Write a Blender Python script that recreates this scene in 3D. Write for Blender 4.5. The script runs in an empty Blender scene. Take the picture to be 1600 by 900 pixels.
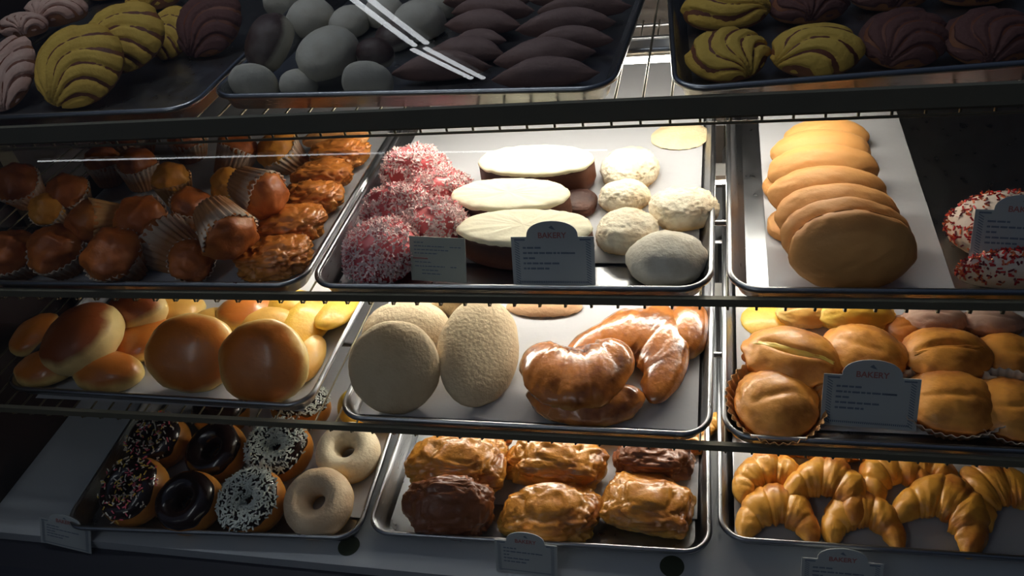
import bpy, bmesh, math, random
import numpy as np
from mathutils import Vector, Matrix, noise

# ------------------------------------------------------------------ camera
C = bpy.context.scene.collection
H0 = 1.45                                  # height of the lens above the shop floor
F = 1300.0
_y = np.array([330., 1100., F]); _y /= np.linalg.norm(_y)
_x = -np.array([-5300., 50., F]); _x -= _x @ _y * _y; _x /= np.linalg.norm(_x)
_c = np.cross([_x[0], _x[1], -_x[2]], [_y[0], _y[1], -_y[2]])
_z = np.array([_c[0], _c[1], -_c[2]])
RW = np.array([_x, _y, _z])                # rows: world X, Y, Z in (right, up, forward)
cam_d = bpy.data.cameras.new('camera'); cam = bpy.data.objects.new('camera', cam_d); C.objects.link(cam)
m = Matrix.Identity(4)
for i in range(3):
    m[i][0] = RW[i][0]; m[i][1] = RW[i][1]; m[i][2] = -RW[i][2]
m[2][3] = H0
cam.matrix_world = m
cam_d.sensor_width = 36; cam_d.lens = F * 36 / 1600; cam_d.clip_start = .02
bpy.context.scene.camera = cam
vs = bpy.context.scene.view_settings
vs.view_transform = 'Standard'; vs.look = 'None'; vs.gamma = 1; vs.use_curve_mapping = False
vs.exposure = 0.0

# ------------------------------------------------------------------ world and lamp strengths
world = bpy.data.worlds.new('world'); bpy.context.scene.world = world; world.use_nodes = True
wn = world.node_tree; wn.nodes.clear()
wo = wn.nodes.new('ShaderNodeOutputWorld'); wb = wn.nodes.new('ShaderNodeBackground')
wt = wn.nodes.new('ShaderNodeTexCoord'); wr = wn.nodes.new('ShaderNodeValToRGB'); ws = wn.nodes.new('ShaderNodeSeparateXYZ')
wn.links.new(wt.outputs['Generated'], ws.inputs[0])
wm = wn.nodes.new('ShaderNodeMath'); wm.operation = 'MULTIPLY_ADD'; wm.inputs[1].default_value = -.5; wm.inputs[2].default_value = .5
wz = wn.nodes.new('ShaderNodeMapRange'); wz.inputs[1].default_value = -.8; wz.inputs[2].default_value = 1.1; wz.inputs[3].default_value = .10; wz.inputs[4].default_value = 1.0
wa = wn.nodes.new('ShaderNodeMath'); wa.operation = 'MULTIPLY_ADD'; wa.inputs[1].default_value = .8      # brighter behind the counter than in front
wn.links.new(ws.outputs[1], wa.inputs[0]); wn.links.new(ws.outputs[2], wa.inputs[2]); wn.links.new(wa.outputs[0], wz.inputs[0]); wn.links.new(wz.outputs[0], wb.inputs[1])      # dimmer towards the shop floor
wn.links.new(ws.outputs[0], wm.inputs[0]); wn.links.new(wm.outputs[0], wr.inputs[0]); wn.links.new(wr.outputs[0], wb.inputs[0])
wr.color_ramp.elements[0].color = (.012, .015, .024, 1); wr.color_ramp.elements[1].color = (.080, .106, .165, 1)
wb.inputs[1].default_value = 1.0
wn.links.new(wb.outputs[0], wo.inputs[0])
CASE_LAMP = 62.0            # emission of the tubes in the case
CASE_LAMP_BY_TIER = {2: .74, 3: .95, 4: .85}
SHOP_LAMP = 7.5            # emission of the shop's ceiling tubes

# ------------------------------------------------------------------ colour and material helpers
def lin(c):
    r = []
    for v in c[:3]:
        v = v / 255.0
        r.append(v / 12.92 if v <= .04045 else ((v + .055) / 1.055) ** 2.4)
    return (*r, 1)
MATS = {}
def base_mat(name, col, rough=.5, metal=0, coat=0, emit=None, spec=.5):
    if name in MATS: return MATS[name]
    m = bpy.data.materials.new(name); m.use_nodes = True; p = m.node_tree.nodes['Principled BSDF']
    p.inputs['Base Color'].default_value = lin(col); p.inputs['Roughness'].default_value = rough
    p.inputs['Metallic'].default_value = metal; p.inputs['Coat Weight'].default_value = coat
    p.inputs['Coat Roughness'].default_value = .15; p.inputs['Specular IOR Level'].default_value = spec
    if emit: p.inputs['Emission Color'].default_value = (*emit[0], 1); p.inputs['Emission Strength'].default_value = emit[1]
    MATS[name] = m; return m
def food(name, low, top, blotch, rough=.6, coat=0, bs=60, bump=.25, z0=.25, z1=.75, bamt=.5, bscale=None, sss=0):
    """crumb colour below, baked colour above (along the thing's own height), blotched by noise, bumped"""
    if name in MATS: return MATS[name]
    m = base_mat(name, top, rough, 0, coat); nt = m.node_tree; N = nt.nodes; L = nt.links; p = N['Principled BSDF']
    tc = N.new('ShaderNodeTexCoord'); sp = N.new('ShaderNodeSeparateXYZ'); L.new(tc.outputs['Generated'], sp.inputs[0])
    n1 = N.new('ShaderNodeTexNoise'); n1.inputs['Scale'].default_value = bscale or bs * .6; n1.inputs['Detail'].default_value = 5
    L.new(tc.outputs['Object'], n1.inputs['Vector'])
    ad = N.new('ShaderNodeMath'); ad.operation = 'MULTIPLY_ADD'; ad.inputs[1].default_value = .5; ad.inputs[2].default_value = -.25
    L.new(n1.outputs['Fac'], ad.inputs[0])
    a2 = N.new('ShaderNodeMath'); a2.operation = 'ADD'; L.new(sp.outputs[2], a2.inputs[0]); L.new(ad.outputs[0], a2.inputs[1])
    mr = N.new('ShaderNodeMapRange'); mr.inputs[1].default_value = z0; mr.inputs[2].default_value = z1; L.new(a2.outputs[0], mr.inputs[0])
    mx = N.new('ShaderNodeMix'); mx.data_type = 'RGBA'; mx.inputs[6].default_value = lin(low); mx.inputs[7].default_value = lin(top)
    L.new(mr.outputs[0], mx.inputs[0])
    r2 = N.new('ShaderNodeMapRange'); r2.inputs[1].default_value = .45; r2.inputs[2].default_value = .72; r2.inputs[4].default_value = bamt
    L.new(n1.outputs['Fac'], r2.inputs[0])
    m2 = N.new('ShaderNodeMix'); m2.data_type = 'RGBA'; m2.inputs[7].default_value = lin(blotch)
    L.new(r2.outputs[0], m2.inputs[0]); L.new(mx.outputs[2], m2.inputs[6]); L.new(m2.outputs[2], p.inputs['Base Color'])
    n2 = N.new('ShaderNodeTexNoise'); n2.inputs['Scale'].default_value = bs * 4; n2.inputs['Detail'].default_value = 6
    L.new(tc.outputs['Object'], n2.inputs['Vector'])
    bp = N.new('ShaderNodeBump'); bp.inputs['Strength'].default_value = bump; bp.inputs['Distance'].default_value = .002
    L.new(n2.outputs['Fac'], bp.inputs['Height']); L.new(bp.outputs[0], p.inputs['Normal'])
    return m

# ------------------------------------------------------------------ object helpers
def tag(o, label=None, cat=None, group=None, kind=None):
    if label: o['label'] = label
    if cat: o['category'] = cat
    if group: o['group'] = group
    if kind: o['kind'] = kind
    return o
def mesh(name, V, Fc, mat, parent=None, smooth=True, mats=None, fm=None):
    me = bpy.data.meshes.new(name); me.from_pydata([tuple(map(float, v)) for v in V], [], [tuple(map(int, f)) for f in Fc])
    for mm in (mats or [mat]): me.materials.append(mm)
    if fm is not None: me.polygons.foreach_set('material_index', fm)
    if smooth: me.polygons.foreach_set('use_smooth', [True] * len(me.polygons))
    me.update(); o = bpy.data.objects.new(name, me); C.objects.link(o)
    if parent: o.parent = parent
    return o
def empty(name, loc=(0, 0, 0)):
    o = bpy.data.objects.new(name, None); o.location = loc; o.empty_display_size = .02; C.objects.link(o); return o
class MB:
    def __init__(s): s.V = []; s.F = []
    def add(s, V, Fc):
        k = len(s.V); s.V += [tuple(v) for v in V]; s.F += [tuple(i + k for i in f) for f in Fc]; return s
    def box(s, x0, x1, y0, y1, z0, z1):
        V = [(x, y, z) for z in (z0, z1) for y in (y0, y1) for x in (x0, x1)]
        return s.add(V, [(0, 2, 3, 1), (4, 5, 7, 6), (0, 1, 5, 4), (2, 6, 7, 3), (0, 4, 6, 2), (1, 3, 7, 5)])
    def tube(s, pts, r, n=8, closed=False):
        pts = [Vector(p) for p in pts]; m = len(pts); V = []; Fc = []
        for i, p in enumerate(pts):
            a = pts[(i - 1) % m] if (closed or i) else p; b = pts[(i + 1) % m] if (closed or i < m - 1) else p
            t = (b - a).normalized(); u = t.orthogonal() if abs(t.z) > .9 else t.cross(Vector((0, 0, 1))); u.normalize(); w = t.cross(u)
            for k in range(n):
                q = 2 * math.pi * k / n; V.append(p + (u * math.cos(q) + w * math.sin(q)) * r)
        for i in range(m if closed else m - 1):
            for k in range(n):
                a = i * n + k; b = i * n + (k + 1) % n; c = ((i + 1) % m) * n + (k + 1) % n; d = ((i + 1) % m) * n + k; Fc.append((a, b, c, d))
        if not closed: Fc += [tuple(range(n))[::-1], tuple(range((m - 1) * n, m * n))]
        return s.add(V, Fc)
    def build(s, name, mat, parent=None, smooth=False): return mesh(name, s.V, s.F, mat, parent, smooth)

def ray(px, py): return RW @ np.array([px - 800, 450 - py, F])
def camvec(r, u, toward): v = RW @ np.array([r, u, -toward], float); return v / np.linalg.norm(v)
TIER = {1: (-.37, .757), 2: (-.568, .69), 3: (-.747, .646), 4: (-.935, .612)}    # tray rim height and front edge
PAN = .024
def tray_floor(row): return TIER[row][0] - PAN + .0025
def project_on(px, py, z): r = ray(px, py); return r * (z / r[2])

# ------------------------------------------------------------------ the display case
M_black = base_mat('black_panel', (26, 24, 26), .45)
M_wine = base_mat('dark_wine_panel', (42, 26, 24), .35)
M_deck = base_mat('grey_enamel_deck', (185, 190, 196), .5)
M_rail = base_mat('olive_grey_rail', (112, 109, 94), .5, .15)
M_wire = base_mat('coated_wire', (120, 112, 92), .4, .6)
M_steel = base_mat('brushed_steel', (175, 175, 178), .3, 1)
M_white = base_mat('white_enamel', (215, 215, 212), .5)
X0, X1, YB = -1.10, .98, 1.50
case = empty('display_case', (0, 0, 0)); tag(case, 'glass-fronted bakery display case with dark end panel and grey deck', 'display case')
DZ = H0 - .962
MB().box(X0, X1, .568, YB, DZ - .03, DZ).build('deck', M_deck, case)
MB().box(X0, X1, .49, .568, DZ - .05, DZ - .018).build('glass_sill', base_mat('dark_blue_sill', (44, 46, 58), .5), case)
MB().box(X0, X1, .535, YB, .10, DZ - .031).build('base_cabinet', M_black, case)
MB().box(X0 - .03, X0, .50, YB, 0.1, H0 + .1).build('end_panel', M_wine, case)
MB().box(X1, X1 + .03, .50, YB, 0.1, H0 + .1).build('end_panel', M_black, case)
MB().box(X0, X1, YB, YB + .03, .1, H0 + .1).build('back_panel', base_mat('back_panel', (70, 62, 55), .4), case)
for k, x in enumerate((X0 + .02, X1 - .02)):
    MB().box(x - .012, x + .012, .93, .96, DZ, H0 + .1).build('pilaster', M_wire, case)
    MB().box(x - .012, x + .012, 1.44, 1.47, DZ, H0 + .1).build('pilaster', M_wire, case)
# curved front glass: a bent sheet with real thickness
GC, GZ, GR = 1.45, -.75, .97
V = []; Fc = []; NG = 60
a0 = math.asin((-.962 - GZ) / GR); a1 = math.asin((.10 - GZ) / GR)
for i in range(NG + 1):
    a = a0 + (a1 - a0) * i / NG
    for x in (X0, X1): V.append((x, GC - GR * math.cos(a), H0 + GZ + GR * math.sin(a)))
for i in range(NG): Fc.append((2 * i, 2 * i + 1, 2 * i + 3, 2 * i + 2))
mg = bpy.data.materials.new('front_glass'); mg.use_nodes = True; N = mg.node_tree.nodes; L = mg.node_tree.links; N.clear()
o_ = N.new('ShaderNodeOutputMaterial'); mx = N.new('ShaderNodeMixShader'); tr = N.new('ShaderNodeBsdfTransparent'); gl = N.new('ShaderNodeBsdfGlossy')
fr = N.new('ShaderNodeFresnel'); ge = N.new('ShaderNodeNewGeometry'); ir = N.new('ShaderNodeMapRange'); ir.inputs[3].default_value = 1.5; ir.inputs[4].default_value = 1 / 1.5
L.new(ge.outputs['Backfacing'], ir.inputs[0]); L.new(ir.outputs[0], fr.inputs[0])      # one thin sheet: the same mirror strength from either side
gl.inputs['Roughness'].default_value = 0.0; tr.inputs[0].default_value = (.96, .975, .97, 1)
L.new(fr.outputs[0], mx.inputs[0]); L.new(tr.outputs[0], mx.inputs[1]); L.new(gl.outputs[0], mx.inputs[2]); L.new(mx.outputs[0], o_.inputs[0])
mesh('front_glass', V, Fc, mg, case)

# ------------------------------------------------------------------ shop: floor, the ceiling tubes the glass mirrors, and an added fill light over the case
tag(MB().box(-6, 6, -7, 3, -.05, 0).build('floor', base_mat('shop_floor_tile', (70, 66, 62), .5)), kind='structure')
M_shoptube = base_mat('shop_tube', (255, 255, 255), .5, emit=((.92, .96, 1), SHOP_LAMP))
M_fix = base_mat('shop_fixture', (60, 60, 62), .8)
HC = H0 + 1.3
M_neartube = base_mat('near_tube', (255, 255, 255), .5, emit=((.92, .96, 1), SHOP_LAMP * 1.7))
M_filltube = base_mat('added_fill_tube', (255, 255, 255), .5, emit=((.92, .96, 1), SHOP_LAMP * 2.5))  # for the unseen light added over the case to brighten the top shelf
def fixture(label, pairs, box, hh=1.3, mt=None):
    t = empty('ceiling_light', (pairs[0][0][0], pairs[0][0][1], H0 + hh)); tag(t, label, 'ceiling light')
    t.matrix_world  # identity rotation: parts are built in local coordinates
    ox, oy = t.location[0], t.location[1]
    if mt is None and hh == 1.3 and len(pairs) == 2: mt = M_neartube
    for a, b in pairs:
        MB().tube([(a[0] - ox, a[1] - oy, 0), (b[0] - ox, b[1] - oy, 0)], .013).build('tube', mt or M_shoptube, t, True)
    mb = MB(); p, q = box
    d = Vector((q[0] - p[0], q[1] - p[1], 0)); n = Vector((-d.y, d.x, 0)).normalized() * .05
    P = [Vector((p[0] - ox, p[1] - oy, .03)), Vector((q[0] - ox, q[1] - oy, .03))]
    Vv = [P[0] - n, P[0] + n, P[1] + n, P[1] - n]; Vv = Vv + [v + Vector((0, 0, .05)) for v in Vv]
    mb.add(Vv, [(0, 3, 2, 1), (4, 5, 6, 7), (0, 1, 5, 4), (1, 2, 6, 5), (2, 3, 7, 6), (3, 0, 4, 7)]).build('housing', M_fix, t)
fixture('twin-tube ceiling light nearest the case', [((-1.245, -.30), (-1.125, -1.29)), ((-1.19, -.30), (-1.071, -1.275))], ((-1.22, -.28), (-1.098, -1.30)))
fixture('twin-tube ceiling light second from the case', [((-1.148, -1.335), (-1.028, -1.79)), ((-1.094, -1.33), (-.976, -1.80))], ((-1.12, -1.32), (-1.0, -1.82)))
fixture('long tube ceiling light far to the left', [((-4.645, -3.408), (-2.08, -3.511))], ((-4.66, -3.41), (-2.06, -3.51)))
fixture('unseen twin-tube fill light added above the case to brighten the top shelf', [((-1.35, 1.02), (-.15, 1.02)), ((-1.35, 1.09), (-.15, 1.09))], ((-1.38, 1.055), (-.12, 1.055)), 1.05, M_filltube)
fixture('long tube ceiling light farthest back', [((-2.03, -3.51), (-.662, -3.66))], ((-2.05, -3.51), (-.65, -3.68)))

# ------------------------------------------------------------------ wire shelves
def shelf(row, label):
    z, yf = TIER[row]; z += H0 - PAN - .001; yf -= .009 if row == 1 else .0045
    t = empty('wire_shelf', (0, yf, z)); tag(t, label, 'shelf', 'wire shelves of the case')
    r = .0048
    MB().box(X0, X1, -.004, .002, -.001 if row == 1 else .0085, .0195 if row == 1 else .0185).build('front_rail', M_rail, t)
    if row == 1:
        for zz in (-.0035, -.0105): MB().tube([(X0, 0, zz), (X1, 0, zz)], .0016).build('lower_rail', M_wire, t, True)
    back = YB - yf - .01
    for yy in (.17, .42, back - .01):
        MB().tube([(X0, yy, -.0065), (X1, yy, -.0065)], .0035).build('cross_bar', M_steel, t, True)
    w = MB(); n = int((X1 - X0) / .029)
    for i in range(n + 1):
        x = X0 + .01 + i * .029
        if row == 1: P = [(x, back, -.0015), (x, .008, -.0015), (x, .0025, -.004), (x, .0025, -.0125)]; w.tube([(x, .0025, -.012), (x, .0025, .010)], .0014, 6)
        else: P = [(x, back, -.0015), (x, .004, -.0015), (x, .001, .001), (x, .001, .010)]
        w.tube(P, .0014, 6)
    w.build('wire_grid', M_wire, t, True)
    return t
shelf(1, 'topmost wire shelf, with double front rail, carrying conchas and dusted rolls')
shelf(2, 'second wire shelf from the top, carrying muffins and cream slices')
shelf(3, 'third wire shelf from the top, directly above the donuts')

# ------------------------------------------------------------------ lamps of the case, hung under the shelves
def case_lamp(row, x0, x1, y, z, label):
    m = bpy.data.materials.new('case_tube_lit'); m.use_nodes = True; p = m.node_tree.nodes['Principled BSDF']
    p.inputs['Emission Color'].default_value = (1, .93, .80, 1); p.inputs['Emission Strength'].default_value = CASE_LAMP * CASE_LAMP_BY_TIER[row]
    t = empty('case_lamp', ((x0 + x1) / 2, y, H0 + z)); tag(t, label, 'lamp', 'strip lamps under the shelves'); h = (x1 - x0) / 2
    MB().tube([(-h, 0, 0), (h, 0, 0)], .007, 12).build('tube', m, t, True)
    MB().box(-h - .02, h + .02, -.016, .016, .008, .015).build('housing', M_white, t)
    for s in (-1, 1): MB().box(s * (h + .01) - .01, s * (h + .01) + .01, -.009, .009, -.009, .008).build('end_cap', M_white, t)
case_lamp(2, -.44, .16, .96, -.428, 'slim strip lamp under the topmost shelf')
case_lamp(3, -.66, .14, .985, -.618, 'slim strip lamp under the second shelf')
case_lamp(4, -.47, .12, .95, -.798, 'slim strip lamp under the third shelf')

# ------------------------------------------------------------------ trays
def rrect(w, d, r, n=8):
    P = []
    for cx, cy, a in ((w / 2 - r, -d / 2 + r, -90), (w / 2 - r, d / 2 - r, 0), (-w / 2 + r, d / 2 - r, 90), (-w / 2 + r, -d / 2 + r, 180)):
        for i in range(n + 1):
            q = math.radians(a + 90 * i / n); P.append((cx + r * math.cos(q), cy + r * math.sin(q)))
    return P
M_alu = base_mat('worn_aluminium', (160, 162, 166), .30, 1)
nt = M_alu.node_tree; n_ = nt.nodes.new('ShaderNodeTexNoise'); n_.inputs['Scale'].default_value = 35; n_.inputs['Detail'].default_value = 4
mr_ = nt.nodes.new('ShaderNodeMapRange'); mr_.inputs[3].default_value = .2; mr_.inputs[4].default_value = .42
nt.links.new(n_.outputs['Fac'], mr_.inputs[0]); nt.links.new(mr_.outputs[0], nt.nodes['Principled BSDF'].inputs['Roughness'])
M_paper = base_mat('baking_paper', (186, 187, 192), .55, spec=.3)
nt = M_paper.node_tree; n_ = nt.nodes.new('ShaderNodeTexNoise'); n_.inputs['Scale'].default_value = 14; n_.inputs['Detail'].default_value = 5
tc_ = nt.nodes.new('ShaderNodeTexCoord'); nt.links.new(tc_.outputs['Object'], n_.inputs['Vector'])
b_ = nt.nodes.new('ShaderNodeBump'); b_.inputs['Strength'].default_value = .5; b_.inputs['Distance'].default_value = .004
nt.links.new(n_.outputs['Fac'], b_.inputs['Height']); nt.links.new(b_.outputs[0], nt.nodes['Principled BSDF'].inputs['Normal'])
def tray(row, x0, x1, label, d=.66, rot=0, yf=None):
    z, y_ = TIER[row]; w = x1 - x0; yf = yf or y_; ra = math.radians(rot)
    t = empty('sheet_tray', ((x0 + x1) / 2 - math.sin(ra) * d / 2, yf + math.cos(ra) * d / 2, H0 + z - PAN)); tag(t, label, 'tray')
    t.rotation_euler[2] = math.radians(rot)
    th = .0012; prof = [(-.016, 0, .020), (-.008, .004, .024), (-.002, PAN - .002, .030), (.0, PAN, .032)]
    V = []; Fc = []; n = 36
    rings = []
    for ins, h, r in prof: rings.append([(x, y, h + th) for x, y in rrect(w + 2 * ins - .004, d + 2 * ins - .004, r)])
    for ins, h, r in prof[::-1]: rings.append([(x, y, h) for x, y in rrect(w + 2 * ins - .001, d + 2 * ins - .001, r)])
    for rg in rings: V += rg
    for k in range(len(rings) - 1):
        for i in range(n): Fc.append((k * n + i, k * n + (i + 1) % n, (k + 1) * n + (i + 1) % n, (k + 1) * n + i))
    Fc.append(tuple(range(n))); Fc.append(tuple(range((len(rings) - 1) * n, len(rings) * n))[::-1])
    o = mesh('pan', V, Fc, M_alu, t, False)
    for p in o.data.polygons: p.use_smooth = len(p.vertices) == 4
    rim = MB().tube([(x, y, PAN) for x, y in rrect(w, d, .032)], .0036, 10, True); rim.build('rolled_rim', M_alu, t, True)
    return t
tray(1, -1.035, -.578, 'dim top-shelf tray at the left, under the yellow and brown conchas', rot=-.5, yf=.761)
tray(1, -.568, -.103, 'top-shelf tray under the powdered balls and dark crescent rolls', rot=-3.5, yf=.774)
tray(1, -.040, .417, 'top-shelf tray at the right, under yellow and chocolate conchas', rot=4, yf=.766)
tray(2, -.940, -.478, 'tray heaped with muffins and glazed twists')
tray(2, -.465, -.006, 'tray with coconut balls, cream slices and powdered rolls')
tray(2, .014, .471, 'tray with the row of overlapping tan shell cookies')
tray(3, -1.0, -.515, 'tray heaped with golden buns, third shelf left', rot=-1, yf=.665)
tray(3, -.465, -.006, 'tray with sugar-dusted domes and glossy horn rolls')
tray(3, .011, .468, 'tray with cream-filled buns behind a price sign')
tray(4, -.932, -.474, 'tray holding eight large donuts', rot=3, yf=.582)
tray(4, -.462, -.005, 'tray holding flaky glazed turnovers', rot=1.5, yf=.611)
tray(4, .009, .466, 'tray holding butter croissants', rot=.8, yf=.643)
def sheet(row, x0, x1, y0, y1, label, seed=0, amp=.0006, curl=None):
    V = []; Fc = []; nx, ny = 40, 50; zf = H0 + tray_floor(row)
    for top in (1, 0):
        for j in range(ny + 1):
            for i in range(nx + 1):
                x = x0 + (x1 - x0) * i / nx; y = y0 + (y1 - y0) * j / ny
                h = .0008 + amp * (1 + noise.noise((x * 14, y * 14, seed)))
                if curl: h += curl(i / nx, j / ny)
                V.append((x, y, zf + h + (.0003 if top else 0)))
    m = (nx + 1) * (ny + 1)
    for j in range(ny):
        for i in range(nx):
            a = j * (nx + 1) + i; Fc.append((a, a + 1, a + nx + 2, a + nx + 1)); Fc.append((m + a, m + a + nx + 1, m + a + nx + 2, m + a + 1))
    o = mesh('parchment_sheet', V, Fc, M_paper); tag(o, label, 'baking paper'); return o

# ------------------------------------------------------------------ laying things on the trays
def fit(row, px, py, w, h, c, tilt=0, rot=0, lift=0, axis=None, fb=.6, flr=None):
    """a thing whose outline measures w x h at (px, py); c = its half thickness as a share of its half width"""
    if axis is not None:
        zc = Vector(camvec(*axis))
        xh = Vector((1, 0, 0)); xh = (xh - zc * xh.dot(zc)).normalized(); yh = zc.cross(xh)
        R = Matrix((xh, yh, zc)).transposed()
    else: R = Matrix.Rotation(math.radians(tilt), 3, 'X')
    R = R @ Matrix.Rotation(math.radians(rot), 3, 'Z')
    fl = tray_floor(row) if flr is None else flr; hc = .02
    up = Vector(RW @ np.array([0, 1, 0.])); fw = RW @ np.array([0, 0, 1.])
    R0 = R @ Matrix.Rotation(-math.radians(rot), 3, 'Z')
    ky = abs((R0 @ Vector((0, 1, 0))).dot(up)); kz = abs((R0 @ Vector((0, 0, 1))).dot(up))
    for _ in range(5):
        p = project_on(px, py, fl + hc); s = F / (p @ fw)
        a = w / 2 / s; cc = c * a; kk = kz * (.5 + .5 * fb)
        b = math.sqrt(max((h / 2 / s) ** 2 - (kk * cc) ** 2, (.25 * a) ** 2 * ky * ky)) / ky
        ex = [a, b, cc * fb]
        hc = math.sqrt(sum((ex[i] * R[2][i]) ** 2 for i in range(3))) + lift
    M = R.to_4x4(); M.translation = Vector((p[0], p[1], p[2] + H0))
    return M, a, b, cc
_sp = {}
def sph(n=4):
    if n not in _sp:
        bm = bmesh.new(); bmesh.ops.create_icosphere(bm, subdivisions=n, radius=1); bm.verts.ensure_lookup_table()
        _sp[n] = (np.array([v.co[:] for v in bm.verts]), [[v.index for v in f.verts] for f in bm.faces]); bm.free()
    return _sp[n]
def nz(P, s, seed, o=3):
    return np.array([noise.fractal((float(p[0] * s + seed * 7.3), float(p[1] * s - seed * 3.1), float(p[2] * s + seed)), 1.0, 2.0, o) for p in P])
def flatb(P, fb):
    P = P.copy(); z = P[:, 2]; P[:, 2] = np.where(z < 0, fb * np.tanh(z * 1.6) / math.tanh(1.6), z); return P
LEAF = []
def item(name, label, cat, M, parts, group=None):
    """parts: (part name, V, F, material[, kind]); one part = a single mesh"""
    if len(parts) == 1:
        q = parts[0]; o = mesh(name, q[1], q[2], q[3]); o.matrix_world = M
    else:
        o = bpy.data.objects.new(name, None); o.empty_display_size = .02; C.objects.link(o); o.matrix_world = M
        for q in parts:
            ch = mesh(q[0], q[1], q[2], q[3], o)
            if len(q) > 4: ch['kind'] = q[4]
    return tag(o, label, cat, group)
SEED = [0]
def nseed(): SEED[0] += 1; return SEED[0]

def g_bun(a, b, c, mat, fb=.6, amp=.05, fr=1.6, n=4, sharp=1.0, fine=.012):
    sd = nseed(); P, Fc = sph(n); r = 1 + amp * nz(P, fr, sd) + fine * nz(P, 6, sd)
    Q = flatb(P * r[:, None], fb)
    return [('bread', Q * [a, b, c], Fc, mat)]
def g_concha(a, b, c, crumb, crust, fb=.5, ang=0, k=15):
    sd = nseed(); P, Fc = sph(4); Q = flatb(P * (1 + .03 * nz(P, 1.5, sd))[:, None], fb)
    parts = [('bread', Q * [a * .985, b * .985, c * .97], Fc, crumb)]
    P, Fc = sph(6); keep = P[:, 2] > -.12
    ca, sa = math.cos(math.radians(ang)), math.sin(math.radians(ang))
    u = P[:, 0] * ca + P[:, 1] * sa; v = -P[:, 0] * sa + P[:, 1] * ca
    rr = np.hypot(u, v + 1.05); ph = np.arctan2(u, v + 1.05) + .35 * np.sin(2.2 * rr) 
    g = np.cos(k * ph) + .25 * nz(P, 3, sd)
    g = np.clip((g + .55) * 1.6, -1, 1)
    r = 1 + .0 + .058 * g + .03 * nz(P, 1.5, sd) + .008 * nz(P, 9, sd)
    edge = np.clip((P[:, 2] + .12) / .25, 0, 1); r = .96 + (r - .96) * edge
    Q = flatb(P * r[:, None], fb) * [a, b, c]
    idx = -np.ones(len(P), int); idx[keep] = np.arange(keep.sum())
    F2 = [[idx[i] for i in f] for f in Fc if all(keep[i] for i in f)]
    parts.append(('shell_crust', Q[keep], F2, crust)); return parts
def g_spindle(a, b, c, mat, curve=.12, fb=.6, amp=.06, ends=.45):
    sd = nseed(); P, Fc = sph(4); Q = P.copy(); t = P[:, 0]
    q = np.clip(1 - t * t, 0, 1) ** ends; Q[:, 1] *= q; Q[:, 2] *= q
    Q = Q * (1 + amp * nz(P, 1.7, sd) + .02 * nz(P, 5, sd))[:, None]; Q = flatb(Q, fb)
    Q[:, 1] -= curve * t * t * (a / b); Q[:, 1] += curve * .4 * a / b
    return [('bread', Q * [a, b, c], Fc, mat)]
def g_cookie(a, b, c, mat, amp=.03, dome=.5, n=4):
    sd = nseed(); P, Fc = sph(n); rho = np.hypot(P[:, 0], P[:, 1]); Q = P.copy()
    s = np.sign(P[:, 2]) * (1 - rho ** 4 + 1e-9) ** .5
    Q[:, 2] = np.where(P[:, 2] > 0, s * (dome + (1 - dome) * (1 - rho ** 2)), s * .35)
    Q[:, :2] *= (1 + amp * nz(P * [1, 1, 0], 2.2, sd))[:, None]; Q[:, 2] += .03 * nz(P, 5, sd)
    return [('cookie', Q * [a, b, c], Fc, mat)]
def g_pastry(a, b, c, mat, amp=.16, fr=2.6, fb=.6, sq=.66, rid=.14):
    sd = nseed(); P, Fc = sph(5); Q = np.sign(P) * np.abs(P) ** [sq, sq, .8]
    m = np.abs(P).max(axis=1); Q = Q * (.86 / np.maximum(.8, np.linalg.norm(Q, axis=1)) ** .45)[:, None] * 1.06
    wp = P + .35 * np.stack([nz(P, 1.6, sd + 9), nz(P, 1.6, sd + 19), nz(P, 1.6, sd + 29)], 1)
    w = amp * 1.3 * nz(P, fr * .5, sd) - rid * 1.5 * (1 - np.clip(np.abs(nz(wp * [.8, 1.6, 1.2], fr * 1.1, sd + 3)) * 5, 0, 1)) * .5 + .25 * rid * nz(wp, 6, sd)
    Q = flatb(Q * (1.04 + w)[:, None], fb)
    return [('pastry', Q * [a, b, c], Fc, mat)]
def tubegrid(path, nr, nt):
    V = []; Fc = []
    for i in range(nt + 1):
        V += path(i / nt * 2 - 1, nr)
    for i in range(nt):
        for k in range(nr):
            Fc.append((i * nr + k, i * nr + (k + 1) % nr, (i + 1) * nr + (k + 1) % nr, (i + 1) * nr + k))
    Fc.append(tuple(range(nr))[::-1]); Fc.append(tuple(range(nt * nr, (nt + 1) * nr))); return np.array(V), Fc
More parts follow.
